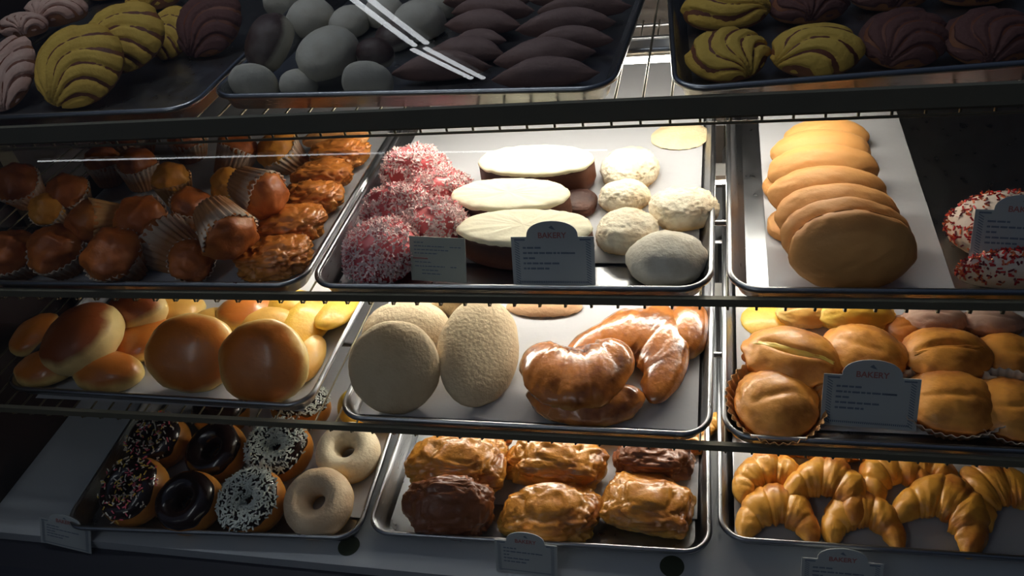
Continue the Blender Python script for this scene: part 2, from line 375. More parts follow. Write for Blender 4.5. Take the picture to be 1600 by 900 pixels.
def g_horn(a, b, c, mat, span=110, fat=.42, ridges=6, rd=.12, up=True, taper=2.0, fb=.7, tip=.25, name='pastry'):
    """crescent: arc of +-span degrees, opening downwards (up=True) in its own plane"""
    sd = nseed(); sp = math.radians(span)
    xm = math.sin(min(sp, math.pi / 2)); top = 1; bot = math.cos(sp)
    R = 1.0
    def path(t, nr):
        q = t * sp; rad = fat * ((1 - tip) * (1 - abs(t) ** taper) ** .75 + tip * (1 - abs(t) ** 10) ** .5)
        f = (t * ridges) % 1.0
        rad *= 1 + rd * (abs(math.sin((t + .18) * ridges * math.pi / 2)) ** .5 - .6) + rd * .05 * math.sin(t * ridges * 9)
        rad = max(rad, .005)
        cx, cy = math.sin(q), math.cos(q); out = []
        for k in range(nr):
            p = 2 * math.pi * k / nr; d = math.cos(p); e = math.sin(p)
            nn = 1 + .16 * noise.fractal((math.sin(q) * 2.4 + d, cy * 2.4 + sd * 5.1, e * 1.5 + sd), 1, 2, 4)
            out.append(((R + rad * d * nn) * cx, (R + rad * d * nn) * cy, rad * e * nn))
        return out
    V, Fc = tubegrid(path, 28, 110)
    if not up: V[:, 1] *= -1; Fc = [f[::-1] for f in Fc]
    lo, hi = V.min(0), V.max(0); V = (V - (lo + hi) / 2) / ((hi - lo) / 2); V[:, 2] = np.where(V[:, 2] < 0, V[:, 2] * fb, V[:, 2])
    return [(name, V * [a, b, c], Fc, mat)]
def g_donut(a, b, c, dough, icing=None, topping=None, hole=.24, cover=.35, sug=None):
    sd = nseed(); nu, nv = 72, 32; rt = (1 - hole) / 2; Rm = hole + rt; V = []; Fc = []
    def pt(u, v, off=0):
        nn = 1 + .03 * noise.fractal((math.cos(u) * 1.5, math.sin(u) * 1.5, sd * 3.3), 1, 2, 3)
        r = (rt + off); x = (Rm + r * math.cos(v)) * nn; z = math.sin(v) * (1 + off * 2)
        z = z if z > 0 else z * .85
        return (x * math.cos(u) * a, x * math.sin(u) * b, z * c)
    for i in range(nu):
        for j in range(nv): V.append(pt(2 * math.pi * i / nu, 2 * math.pi * j / nv))
    for i in range(nu):
        for j in range(nv): Fc.append((i * nv + j, ((i + 1) % nu) * nv + j, ((i + 1) % nu) * nv + (j + 1) % nv, i * nv + (j + 1) % nv))
    parts = [('dough', V, Fc, dough)]
    if icing:
        V = []; Fc = []; m = 20
        for i in range(nu):
            u = 2 * math.pi * i / nu; lo = .50 + .22 * noise.noise((math.cos(u) * 2, math.sin(u) * 2, sd * 2.2))
            hi = math.pi + .25
            for j in range(m + 1):
                v = lo + (hi - lo) * j / m; e = min(1, 5 * min(j, m - j) / m)
                V.append(pt(u, v, .035 * math.sqrt(e) - .008))
        for i in range(nu):
            for j in range(m): Fc.append((i * (m + 1) + j, ((i + 1) % nu) * (m + 1) + j, ((i + 1) % nu) * (m + 1) + j + 1, i * (m + 1) + j + 1))
        parts.append(('icing', V, Fc, icing))
    if topping:
        kind, mats, num, ln, wd = topping; rnd = random.Random(sd); mb = MB(); fm = []
        for _ in range(num):
            u = rnd.uniform(0, 2 * math.pi); v = rnd.uniform(.55, math.pi * .92); p = Vector(pt(u, v, .03 + rnd.uniform(0, .03)))
            d = Vector((rnd.gauss(0, 1), rnd.gauss(0, 1), rnd.gauss(0, .35))).normalized() * ln * rnd.uniform(.6, 1.3) * .5
            s = d.cross(Vector((0, 0, 1))).normalized() * wd; up = Vector((0, 0, wd))
            k = [p - d - s, p - d + s, p + d + s, p + d - s]; k = k + [q + up * 1.4 for q in k]
            mb.add(k, [(0, 1, 2, 3), (4, 7, 6, 5), (0, 4, 5, 1), (1, 5, 6, 2), (2, 6, 7, 3), (3, 7, 4, 0)]); fm += [rnd.randrange(len(mats))] * 6
        parts.append((kind, mb.V, mb.F, mats, 'stuff', fm))
    return parts
def donut_item(label, M, parts, group=None):
    o = bpy.data.objects.new('donut', None); o.empty_display_size = .02; C.objects.link(o); o.matrix_world = M; base = None
    for q in parts:
        if len(q) > 5: ch = mesh(q[0], q[1], q[2], None, base, False, q[3], q[5]); ch['kind'] = 'stuff'
        else: ch = mesh(q[0], q[1], q[2], q[3], o)
        base = ch
    return tag(o, label, 'donut', group)
def g_muffin(a, h, top, cup, cuph=.55, flutes=26):
    """a: top radius, h: whole height; own axis = z, centred"""
    sd = nseed(); P, Fc = sph(4); Q = P * (1 + .16 * nz(P, 1.8, sd) + .045 * nz(P, 6, sd))[:, None]
    z0 = -h / 2; hc = h * cuph; dome = h - hc
    Q[:, 2] = np.where(Q[:, 2] < 0, Q[:, 2] * .55, Q[:, 2]); Q = Q * [a, a, dome]; Q[:, 2] += z0 + hc
    Q[:, :2] *= np.where(Q[:, 2:3] < z0 + hc, .93, 1)
    parts = [('muffin_top', Q, Fc, top)]
    V = []; F2 = []; nu = flutes * 4; nv = 8
    for side in (0, 1):
        for j in range(nv + 1):
            t = j / nv
            for i in range(nu):
                u = 2 * math.pi * i / nu; r = a * (.68 + .36 * t) * (1 + .055 * math.cos(u * flutes + 2 * t)) - side * .0008
                V.append((r * math.cos(u), r * math.sin(u), z0 + hc * 1.12 * t + .002 * math.sin(3 * u + sd) * t))
    m = nu * (nv + 1)
    for j in range(nv):
        for i in range(nu):
            q = (j * nu + i, j * nu + (i + 1) % nu, (j + 1) * nu + (i + 1) % nu, (j + 1) * nu + i); F2.append(q); F2.append(tuple(m + k for k in q[::-1]))
    F2.append(tuple(range(nu))[::-1])
    for i in range(nu): F2.append((nv * nu + i, nv * nu + (i + 1) % nu, m + nv * nu + (i + 1) % nu, m + nv * nu + i))
    parts.append(('paper_cup', V, F2, cup)); return parts
def g_coconut(a, b, c, core, mats, num=1500):
    sd = nseed(); P, Fc = sph(4); rr = 1 + .10 * nz(P, 1.6, sd) + .05 * nz(P, 5, sd); Q = flatb(P * rr[:, None], .7) * [a, b, c]
    rnd = random.Random(sd); mb = MB(); fm = []
    for _ in range(num):
        i = rnd.randrange(len(P)); 
        if P[i][2] < -.35 or nz([P[i]], 1.8, sd + 4)[0] < -.30: continue
        p = Vector(Q[i]) * 1.01; n = Vector(P[i]); d = (Vector((rnd.gauss(0, 1), rnd.gauss(0, 1), rnd.gauss(0, 1))) + n * .3).normalized() * rnd.uniform(.002, .0058)
        s = d.cross(n).normalized() * .0009; w = n * .0009
        k = [p - d - s, p - d + s, p + d + s, p + d - s]; k = k + [q + w for q in k]
        mb.add(k, [(0, 1, 2, 3), (4, 7, 6, 5), (0, 4, 5, 1), (1, 5, 6, 2), (2, 6, 7, 3), (3, 7, 4, 0)]); fm += [0 if rnd.random() < .8 else 1] * 6
    return [('sponge_ball', Q, Fc, core), ('coconut_shreds', mb.V, mb.F, mats, 'stuff', fm)]
def multi(name, label, cat, M, parts, group=None):
    o = bpy.data.objects.new(name, None); o.empty_display_size = .02; C.objects.link(o); o.matrix_world = M
    for q in parts:
        if len(q) > 5: ch = mesh(q[0], q[1], q[2], None, o, False, q[3], q[5]); ch['kind'] = 'stuff'
        else: mesh(q[0], q[1], q[2], q[3], o)
    return tag(o, label, cat, group)
def g_slice(a, b, H, crumb, cream, ct=.006):
    """thick pointed-oval slice: browned side wall, cream on its flat top; centred in z"""
    sd = nseed(); n = 96; V = []; Fc = []
    def ol(i, k=1.0):
        u = 2 * math.pi * i / n; x = math.copysign(abs(math.cos(u)) ** .85, math.cos(u)); y = math.copysign(abs(math.sin(u)) ** 1.0, math.sin(u))
        w = 1 + .03 * noise.noise((x * 2, y * 2, sd)); return x * a * k * w, y * b * k * w
    lv = [(-H / 2, .86), (-H / 2 + .004, .95), (-H * .1, 1.0), (H / 2 - .003, .99), (H / 2, .97)]
    for z, k in lv:
        for i in range(n): x, y = ol(i, k); V.append((x, y, z))
    for j in range(len(lv) - 1):
        for i in range(n): Fc.append((j * n + i, j * n + (i + 1) % n, (j + 1) * n + (i + 1) % n, (j + 1) * n + i))
    Fc += [tuple(range(n))[::-1], tuple(range((len(lv) - 1) * n, len(lv) * n))]
    V2 = []; F2 = []; rs = [0.02, .25, .5, .7, .85, .93, .985, 1.0, .98]; hs = [1, 1, 1, 1, .97, .85, .6, .2, -.1]
    for k, hh in zip(rs, hs):
        for i in range(n):
            x, y = ol(i, k); V2.append((x, y, H / 2 + ct * hh + .0016 * noise.fractal((x * 90, y * 90, sd), 1, 2, 4)))
    for j in range(len(rs) - 1):
        for i in range(n): F2.append((j * n + i, (j + 1) * n + i, (j + 1) * n + (i + 1) % n, j * n + (i + 1) % n))
    F2.append(tuple(range(n)))
    return [('cake', V, Fc, crumb), ('cream_topping', V2, F2, cream)]
def g_cream_bun(a, b, c, crust, cream, cup=None, ridg=0):
    """bun split along its length, the cut filled with cream; optional fluted baking cup"""
    sd = nseed(); P, Fc = sph(5); r = 1 + .05 * nz(P, 1.6, sd)
    Q = flatb(P * r[:, None], .6)
    cut = np.exp(-((P[:, 1] + .15 + .12 * np.sin(2.5 * P[:, 0] + sd)) / .10) ** 2) * (P[:, 2] > 0) * np.clip(1.1 - np.abs(P[:, 0]) * 1.3, 0, 1); Q[:, 2] -= (.34 if cream else .12) * cut
    fl = np.clip((.25 - P[:, 2]) * 3, 0, 1); Q[:, :2] *= (1 + .035 * fl * np.cos(24 * np.arctan2(P[:, 1], P[:, 0])))[:, None]; Q[:, :2] *= (1 + .07 * np.exp(-((P[:, 2] - .2) / .1) ** 2))[:, None]
    if ridg: Q *= (1 + .06 * np.sin(P[:, 0] * ridg * 1.3 + P[:, 1] * 5 + nz(P, 1.5, sd + 1) * 3) * np.clip(.55 - P[:, 2], 0, 1) * (P[:, 1] < .3))[:, None]
    Q *= (1 + .02 * nz(P, 5, sd))[:, None]
    parts = [('bread', Q * [a, b, c], Fc, crust)]
    if cream:
        P2, F2 = sph(4); q = P2 * [.82 * a, .17 * b, .36 * c] * (1 + .12 * nz(P2, 3, sd + 2))[:, None]; q[:, 1] -= .15 * b; q[:, 2] += .50 * c
        parts.append(('cream_filling', q, F2, cream))
    if cup:
        V = []; Fq = []; nu = 160; nv = 6; fl = 36
        for s in (0, 1):
            for j in range(nv + 1):
                t = j / nv
                for i in range(nu):
                    u = 2 * math.pi * i / nu; k = (.88 + .36 * t) * (1 + .03 * math.cos(u * fl)); 
                    V.append((a * k * math.cos(u) - s * .0007 * math.cos(u), b * k * math.sin(u) - s * .0007 * math.sin(u), c * (-.62 + 1.0 * t)))
        mm = nu * (nv + 1)
        for j in range(nv):
            for i in range(nu):
                q = (j * nu + i, j * nu + (i + 1) % nu, (j + 1) * nu + (i + 1) % nu, (j + 1) * nu + i); Fq.append(q); Fq.append(tuple(mm + k for k in q[::-1]))
        for i in range(nu): Fq.append((nv * nu + i, nv * nu + (i + 1) % nu, mm + nv * nu + (i + 1) % nu, mm + nv * nu + i))
        parts.append(('paper_cup', V, Fq, cup))
    return parts

# food materials (crumb, crust, blotch)
m_concha_base = food('concha_bread', (150, 95, 45), (112, 55, 26), (80, 38, 20), .6)
m_cr_yel = food('yellow_sugar_crust', (210, 168, 66), (222, 184, 82), (196, 150, 58), .8, bump=.5)
m_cr_pink = food('pale_pink_sugar_crust', (205, 165, 150), (210, 178, 165), (180, 130, 112), .8, bump=.5)
m_cr_choc = food('chocolate_sugar_crust', (92, 55, 48), (98, 60, 54), (70, 40, 36), .8, bump=.5)
m_ball = food('powdered_ball_crust', (190, 182, 160), (200, 196, 184), (176, 166, 146), .85, bump=.3, bamt=.6)
m_ballch = food('chocolate_dipped_ball', (186, 178, 158), (72, 50, 46), (170, 160, 150), .5, z0=.35, z1=.5, bamt=.4, bscale=22)
m_cres = food('dark_dusted_roll', (112, 78, 66), (134, 108, 102), (88, 62, 56), .7, bump=.4, bscale=25)
m_muf = food('muffin_crust', (206, 128, 50), (186, 100, 38), (130, 60, 22), .5, .15, bscale=22, bamt=.8)
m_mufy = food('golden_muffin_crust', (236, 176, 70), (226, 150, 52), (180, 92, 34), .5, .15)
m_cup = food('pale_paper_cup', (170, 116, 70), (222, 208, 190), (158, 102, 60), .7, bump=.1, z0=.4, z1=1.0)
m_cupo = food('amber_paper_cup', (206, 150, 84), (200, 150, 92), (166, 100, 48), .6, bump=.1)
m_twist = food('glazed_twist_crust', (224, 150, 66), (218, 134, 56), (140, 66, 28), .38, .5, bs=40)
m_slab = food('plain_slab_crust', (218, 164, 104), (212, 152, 92), (196, 128, 74), .6)
m_core = food('red_jelly_sponge', (196, 30, 44), (230, 116, 120), (200, 50, 58), .35, .4)
m_shr = base_mat('white_coconut', (248, 226, 224), .8); m_shrp = base_mat('pink_coconut', (226, 130, 134), .7)
m_cream = food('butter_cream', (244, 236, 205), (250, 242, 212), (236, 222, 180), .55, bump=.15, bamt=.3)
m_cake = food('dark_cake_side', (92, 46, 26), (54, 26, 20), (120, 66, 36), .6, bscale=20)
m_pow = food('powdered_crumbly_crust', (214, 172, 112), (246, 236, 212), (212, 172, 116), .85, bump=.6, z0=.1, z1=.5, bamt=.55, bscale=30)
m_powg = food('powdered_plain_crust', (190, 180, 150), (226, 220, 204), (176, 160, 128), .85, bump=.5, z0=.1, z1=.5)
m_cook = food('pale_cookie', (226, 194, 142), (236, 216, 176), (214, 176, 120), .8, bump=.5)
m_shell = food('tan_shell_cookie', (226, 158, 84), (222, 160, 92), (200, 124, 58), .6, bump=.2, bscale=14)
m_spr = food('sprinkled_icing_base', (232, 200, 160), (238, 224, 212), (224, 190, 160), .6)
m_bun = food('golden_bun_crust', (252, 222, 142), (206, 122, 48), (150, 74, 26), .35, .35, bs=40, z0=.42, z1=.72, bscale=16)
m_bunp = food('pale_bun_crust', (250, 222, 140), (240, 186, 92), (214, 140, 60), .45, .2, bs=40, bscale=16)
m_bunb = food('dark_topped_bun', (246, 218, 150), (140, 70, 28), (120, 56, 24), .5, .15, bs=40, z0=.55, z1=.72, bscale=14, bamt=.2)
m_buny = food('custard_bun_crust', (250, 214, 96), (246, 196, 72), (216, 140, 48), .5, .2, bscale=20)
m_dome = food('sugar_dusted_dome', (170, 142, 108), (222, 202, 168), (196, 170, 134), .85, bump=.7, bs=50, z0=.0, z1=.4, bamt=.5)
m_flat = food('cinnamon_flat_cookie', (196, 152, 108), (200, 160, 122), (170, 124, 86), .8, bump=.4)
m_horn = food('glossy_horn_crust', (246, 204, 124), (206, 126, 54), (98, 44, 18), .22, .8, bs=40, bump=.45, z0=.05, z1=.45, bamt=.9, bscale=30)
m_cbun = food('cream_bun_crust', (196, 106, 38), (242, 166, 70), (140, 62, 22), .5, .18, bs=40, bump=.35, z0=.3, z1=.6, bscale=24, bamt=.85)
m_cbc = food('custard_filling', (252, 226, 120), (252, 222, 110), (240, 196, 90), .4, .3)
m_pinkr = food('pink_dusted_roll', (196, 140, 100), (216, 180, 160), (176, 120, 92), .8)
m_dough = food('fried_dough', (214, 148, 58), (206, 136, 52), (160, 90, 32), .5, .15, bs=50)
m_choc = base_mat('dark_chocolate_icing', (34, 16, 14), .22, coat=.6)
m_sugd = food('sugared_dough', (232, 186, 106), (248, 232, 200), (232, 200, 150), .85, bump=.6, z0=.25, z1=.6, bamt=.35)
m_sugd2 = food('cinnamon_sugared_dough', (228, 180, 100), (232, 206, 172), (214, 172, 128), .85, bump=.6, z0=.25, z1=.55, bamt=.5)
m_turn = food('flaky_glazed_crust', (244, 196, 92), (222, 150, 58), (156, 78, 26), .28, .6, bs=40, bump=.6, z0=.1, z1=.6, bamt=.85, bscale=26)
m_turnd = food('browned_shaded_crust', (208, 138, 60), (136, 76, 38), (92, 46, 22), .4, .4, bs=40, bump=.5, z0=.0, z1=.4, bamt=.6, bscale=20)  # darker copy of the turnover crust: browning and shade both put into the colour
m_croi = food('butter_croissant_crust', (252, 208, 100), (246, 174, 64), (176, 84, 24), .42, .35, bs=40, bump=.4, z0=.0, z1=.6, bamt=.9, bscale=28)
m_s1 = base_mat('white_sprinkle', (225, 215, 200), .5); m_s2 = base_mat('pink_sprinkle', (230, 100, 120), .5); m_s3 = base_mat('yellow_sprinkle', (235, 200, 90), .5)
m_s4 = base_mat('red_sprinkle', (190, 30, 30), .5); m_coc = base_mat('coconut_flake', (225, 230, 222), .8)

def bun(row, px, py, w, h, label, mat, c=.55, name='bread_roll', cat='bread', k=None, group=None, **kw):
    M, a, b, cc = fit(row, px, py, w, h, c, **kw)
    item(name, label, cat, M, g_bun(a, b, cc, mat, **(k or {})), group)
def con(row, px, py, w, h, label, crust, c=.5, ang=0, kk=15, group=None, **kw):
    M, a, b, cc = fit(row, px, py, w, h, c, fb=.5, **kw)
    item('concha', label, 'sweet bread', M, g_concha(a, b, cc, m_concha_base, crust, ang=ang, k=kk), group)
def spin(row, px, py, w, h, label, mat=None, c=.34, curve=.10, **kw):
    M, a, b, cc = fit(row, px, py, w, h, c, **kw)
    item('crescent_roll', label, 'sweet bread', M, g_spindle(a, b, cc, mat or m_cres, curve))
def ckie(row, px, py, w, h, label, mat, c=.2, cat='cookie', name='cookie', k=None, **kw):
    M, a, b, cc = fit(row, px, py, w, h, c, fb=.35, **kw)
    item(name, label, cat, M, g_cookie(a, b, cc, mat, **(k or {})))
def puff(row, px, py, w, h, label, mat, c=.5, name='turnover', k=None, **kw):
    M, a, b, cc = fit(row, px, py, w, h, c, **kw)
    item(name, label, 'pastry', M, g_pastry(a, b, cc, mat, **(k or {})))
def horn(row, px, py, w, h, label, mat, c=.4, name='croissant', k=None, **kw):
    M, a, b, cc = fit(row, px, py, w, h, c, fb=.7, **kw)
    item(name, label, 'pastry', M, g_horn(a, b, cc, mat, **(k or {})))
def muff(row, px, py, d, hh, axis, label, top=None, cup=None, lift=0, cuph=.55):
    M, a, b, cc = fit(row, px, py, d, d, 1, axis=axis, lift=lift, fb=1)
    s = a / (d / 2); item('muffin', label, 'muffin', M, g_muffin(a, hh * s, top or m_muf, cup or m_cup, cuph))

# ================================================================== top shelf
# left tray: conchas
con(1, 126, 104, 152, 136, 'largest yellow concha, standing tilted at the front of the top-left tray', m_cr_yel, .42, ang=-25, kk=17, tilt=38)
con(1, 195, 60, 140, 116, 'yellow concha leaning behind the largest one', m_cr_yel, .42, ang=-40, tilt=38, lift=.012)
con(1, 268, 52, 80, 92, 'yellow concha half hidden beside the chocolate conchas', m_cr_yel, .5, ang=-60, tilt=30)
con(1, 327, 38, 112, 112, 'chocolate concha beside the powdered balls, top left tray', m_cr_choc, .45, ang=-20, tilt=35)
con(1, 15, 116, 92, 124, 'pale pink concha cut by the left edge of the picture', m_cr_pink, .45, ang=10, tilt=35)
con(1, 38, 44, 82, 42, 'small pale pink concha behind the one at the left edge', m_cr_pink, .55, ang=20, lift=.02)
con(1, 88, 22, 108, 52, 'pale pink concha left of the back yellow ones', m_cr_pink, .5, ang=-10, lift=.015)
con(1, 14, 4, 70, 50, 'brownish concha in the top left corner', m_cr_choc, .5)
con(1, 240, 0, 90, 44, 'yellow concha at the back, cut by the top of the picture', m_cr_yel, .5)
con(1, 170, -16, 90, 44, 'yellow concha at the very back of the left tray', m_cr_yel, .5)
# middle tray: balls
def ball(px, py, w, h, label, mat=None, **kw): bun(1, px, py, w, h, label, mat or m_ball, c=.8, name='powdered_ball', cat='sweet bread', k=dict(fb=.75, amp=.04), **kw)
ball(422, 67, 90, 90, 'ball half white half chocolate, facing the glass', m_ballch, axis=(-.75, .35, .55), lift=.018)
ball(512, 84, 92, 94, 'roundest plain white powdered ball, on top of the heap', lift=.012)
ball(486, 30, 78, 62, 'grey powdered ball behind and between the two big ones')
ball(546, 36, 62, 60, 'powdered ball behind the roundest one, to its right')
ball(586, 84, 62, 46, 'chocolate-coated ball right of the roundest white ball', m_ballch, axis=(0, .6, .8), lift=.01)
ball(396, 131, 84, 48, 'flat white ball at the front left corner of its tray')
ball(466, 133, 62, 42, 'small white ball at the tray front, under the big ones')
ball(574, 128, 86, 48, 'white ball at the tray front, next to the dark rolls')
ball(655, 34, 84, 62, 'white ball beside the crossing light reflection, back row')
ball(616, 58, 60, 50, 'chocolate-coated ball below the light reflection', m_ballch)
ball(600, 20, 64, 50, 'white ball just left of the light reflection')
ball(694, 10, 56, 40, 'white ball at the back, nearest the dark rolls')
ball(440, 5, 60, 40, 'white ball at the back left of the heap')
# middle tray: dark crescent rolls
L_ = [(690, 108, 162, 42, 'dark roll at the tray front touching the white balls', 3), (730, 80, 130, 44, 'second dark roll from the front, left column', -12),
      (750, 62, 92, 30, 'third dark roll from the front, left column', -12), (754, 38, 130, 42, 'fourth dark roll from the front, left column', -8),
      (770, 17, 142, 34, 'fifth dark roll from the front, left column', -8), (760, 0, 150, 32, 'dark roll farthest back in the left column', -8)]
for i, q in enumerate(L_): spin(1, q[0], q[1], q[2], q[3], q[4], rot=q[5], lift=.002 * i)
R_ = [(852, 118, 168, 42, 'dark roll at the front right of the tray', 2), (850, 88, 162, 50, 'second dark roll from the front, right column', 6),
      (892, 64, 136, 34, 'third dark roll from the front, right column', -2), (884, 40, 158, 36, 'fourth dark roll from the front, right column', 3),
      (912, 13, 148, 30, 'fifth dark roll from the front, right column', 0), (900, -6, 150, 30, 'dark roll farthest back in the right column', 0)]
for i, q in enumerate(R_): spin(1, q[0], q[1], q[2], q[3], q[4], rot=q[5], lift=.002 * i)
# right tray: conchas
con(1, 1136, 88, 124, 92, 'yellow concha at the front left corner of the top right tray', m_cr_yel, .5, ang=30, tilt=20)
con(1, 1134, 16, 132, 78, 'yellow concha second from the front against the tray side', m_cr_yel, .5, ang=70, tilt=15)
con(1, 1275, 82, 138, 90, 'yellow concha with broad ridges beside the chocolate ones', m_cr_yel, .5, ang=-60, kk=11, tilt=20)
con(1, 1262, 12, 118, 62, 'chocolate concha behind the broad-ridged yellow one', m_cr_choc, .5, tilt=10)
con(1, 1412, 62, 128, 106, 'dark chocolate concha at the tray front, right of the yellow ones', m_cr_choc, .5, ang=-30, tilt=20)
con(1, 1546, 60, 134, 100, 'dark chocolate concha at the right edge of the picture', m_cr_choc, .5, ang=-10, tilt=20)
con(1, 1390, -8, 118, 60, 'chocolate concha at the back, cut by the picture top', m_cr_choc, .5, tilt=10)
con(1, 1525, -16, 120, 60, 'chocolate concha at the back right corner', m_cr_choc, .5, tilt=10)

# ================================================================== second shelf
# left tray: muffins and twists
sheet(2, -.925, -.492, .72, 1.30, 'baking paper under the muffins', 1)
muff(2, 265, 385, 92, 92, (-.75, .42, -.2), 'muffin lying on its side, its grey cup towards the glass', cup=m_cup, cuph=.62)
muff(2, 352, 358, 88, 92, (.55, -.62, .35), 'muffin in a pleated cup, middle of the tray front', cup=m_cup, cuph=.62)
muff(2, 405, 300, 76, 84, (.70, -.35, .30), 'muffin in a pleated cup next to the glazed twists', cup=m_cup, top=m_muf, cuph=.62)
muff(2, 150, 348, 74, 84, (-.80, -.1, .45), 'muffin whose pleated amber cup points right', cup=m_cupo, cuph=.5, lift=.02)
muff(2, 222, 345, 80, 70, (-.05, .4, .9), 'dark brown muffin top right of the amber cup', lift=.01)
muff(2, 270, 286, 58, 66, (-.1, .75, .6), 'small bright golden muffin standing upright', top=m_mufy, cup=m_cupo, lift=.02)
muff(2, 180, 402, 92, 84, (-.2, .5, .85), 'dark muffin at the front below the amber cup')
muff(2, 108, 304, 66, 60, (-.1, .6, .8), 'brown muffin behind the pale left one', lift=.02)
muff(2, 76, 330, 54, 56, (-.1, .4, .9), 'pale greenish-gold muffin at the left', top=m_mufy, lift=.02)
muff(2, 216, 262, 60, 66, (0, .8, .6), 'muffin standing left of the bright golden one', lift=.015)
muff(2, 164, 258, 54, 64, (0, .8, .6), 'dim muffin second left of the bright golden one', lift=.015)
muff(2, 368, 244, 62, 74, (.4, .75, .3), 'muffin in a grey cup at the back, under the light streak', cup=m_cup, cuph=.7)
muff(2, 440, 238, 66, 74, (-.5, .5, .65), 'orange muffin with pale cup on its right side, back row', cup=m_cup, top=m_mufy)
muff(2, 360, 292, 60, 60, (-.5, .55, .65), 'orange muffin top between the pleated cups', top=m_mufy, lift=.01)
muff(2, 295, 222, 58, 60, (0, .8, .6), 'muffin at the back right of the tall dim ones')
muff(2, 205, 214, 76, 60, (0, .8, .6), 'wide muffin in the back row')
muff(2, 300, 325, 66, 60, (.3, .7, .5), 'muffin between the bright golden one and the cups', cup=m_cup)
muff(2, 90, 395, 84, 76, (-.1, .5, .85), 'dark muffin at the left front of its tray')
muff(2, 20, 400, 80, 76, (-.1, .5, .85), 'dark muffin at the left edge of the picture')
muff(2, 30, 290, 70, 66, (-.1, .5, .85), 'dim muffin at the far left back', lift=.01)
muff(2, 300, 410, 70, 60, (.2, .3, .9), 'dark muffin top at the front between the grey cups')
TW = dict(amp=.20, fr=1.7, rid=.30, sq=.8)
puff(2, 432, 405, 126, 74, 'dark glazed twist at the tray front, against the tray rim', m_twist, name='glazed_twist', k=TW, rot=10)
puff(2, 455, 356, 116, 68, 'glazed twist with a deep fold, second from the front', m_twist, name='glazed_twist', k=TW, rot=14, lift=.008)
puff(2, 484, 312, 108, 56, 'glazed twist third from the front', m_twist, name='glazed_twist', k=TW, rot=6, lift=.008)
puff(2, 502, 278, 108, 54, 'glazed twist fourth from the front', m_twist, name='glazed_twist', k=TW, rot=4, lift=.008)
puff(2, 535, 243, 104, 52, 'glazed twist fifth from the front, under the light streak', m_twist, name='glazed_twist', k=TW, rot=2, lift=.008)
puff(2, 524, 217, 118, 30, 'flat pale slab lying over the back twists', m_slab, c=.2, name='pastry_slab', k=dict(amp=.04, rid=.02, sq=.4), lift=.03)
# centre tray
sheet(2, -.452, -.020, .76, 1.30, 'white baking paper under the coconut balls and cream slices', 2)
def coco(px, py, w, h, label, lift=0, num=4200):
    M, a, b, cc = fit(2, px, py, w, h, .75, fb=.7, lift=lift); multi('coconut_ball', label, 'sweet bread', M, [q if len(q) < 5 else q for q in g_coconut(a, b, cc, m_core, [m_shr, m_shrp], num)])
coco(650, 270, 112, 74, 'coconut ball farthest back in the pink and white heap')
coco(692, 302, 96, 66, 'pink coconut ball touching the middle cream slice')
coco(626, 333, 118, 72, 'pale pink coconut ball in the middle of the heap', .004)
coco(680, 352, 104, 74, 'pink coconut ball just above the paper card', .004)
coco(598, 393, 118, 98, 'largest and reddest coconut ball, at the front left corner', .004)
def cslice(px, py, w, h, Hm, label, rot=0, lift=0):
    M, a, b, cc = fit(2, px, py, w, h, .001, rot=0, lift=Hm / 2, fb=1); M = M @ Matrix.Rotation(math.radians(rot), 4, 'Z')
    M.translation.z += 0; multi('cream_slice', label, 'cake', M, g_slice(a, b, Hm, m_cake, m_cream))
cslice(840, 272, 184, 56, .038, 'farthest cream-topped slice, with brown side at its right end', -3)
cslice(800, 326, 190, 56, .038, 'middle cream-topped slice, next to the pink coconut balls', -3, .002)
cslice(822, 378, 216, 60, .038, 'front cream-topped slice, partly behind the price sign', -2, .002)
puff(2, 905, 318, 60, 50, 'brown slice end under the farthest cream slice', m_cake, name='cake_end', k=dict(amp=.05, rid=.03))
PW = dict(amp=.07, rid=.10, fr=2.2, sq=.85)
puff(2, 984, 264, 94, 74, 'tallest powdered roll, farthest back on its tray', m_pow, c=.55, name='powdered_roll', k=PW)
puff(2, 975, 308, 84, 56, 'powdered roll between the slices and the two right rolls', m_pow, c=.6, name='powdered_roll', k=PW, rot=20)
puff(2, 1068, 326, 110, 74, 'bright white powdered roll by the right rim', m_pow, c=.55, name='powdered_roll', k=PW, rot=12)
puff(2, 980, 364, 104, 74, 'pointed powdered roll right of the front cream slice', m_pow, c=.6, name='powdered_roll', k=PW, rot=-8)
bun(2, 1042, 405, 128, 86, 'greyish powdered roll at the front right corner', m_powg, c=.6, name='powdered_roll', k=dict(amp=.08, fine=.03), rot=8)
ckie(2, 1063, 213, 92, 54, 'round pale cookie lying alone at the back', m_cook, k=dict(amp=.05))
# right tray
sheet(2, .055, .235, .715, 1.32, 'wide parchment strip under the tan shell cookies', 3, .0012)
sh = [(1290, 216, 126, 64, 20, 'farthest tan shell cookie in the overlapping row'), (1282, 240, 150, 78, 26, 'second farthest tan shell cookie in the row'),
      (1285, 268, 166, 88, 33, 'third farthest tan shell cookie in the row'), (1292, 304, 176, 92, 40, 'middle tan shell cookie in the row, catching light'),
      (1306, 336, 184, 100, 48, 'third tan shell cookie from the front'), (1318, 368, 190, 118, 58, 'second tan shell cookie from the front'),
      (1330, 392, 190, 126, 68, 'foremost tan shell cookie, dark side facing the glass')]
for i, (px, py, w, h, tl, lb) in enumerate(sh):
    ckie(2, px, py, w, h, lb, m_shell, c=.42, name='shell_cookie', tilt=tl, lift=.004, k=dict(amp=.035, dome=.6, n=5))
puff(2, 1222, 292, 62, 48, 'small shell cookie lobe sticking out at the left of the row', m_shell, name='shell_cookie', k=dict(amp=.05, rid=.03, sq=.9))
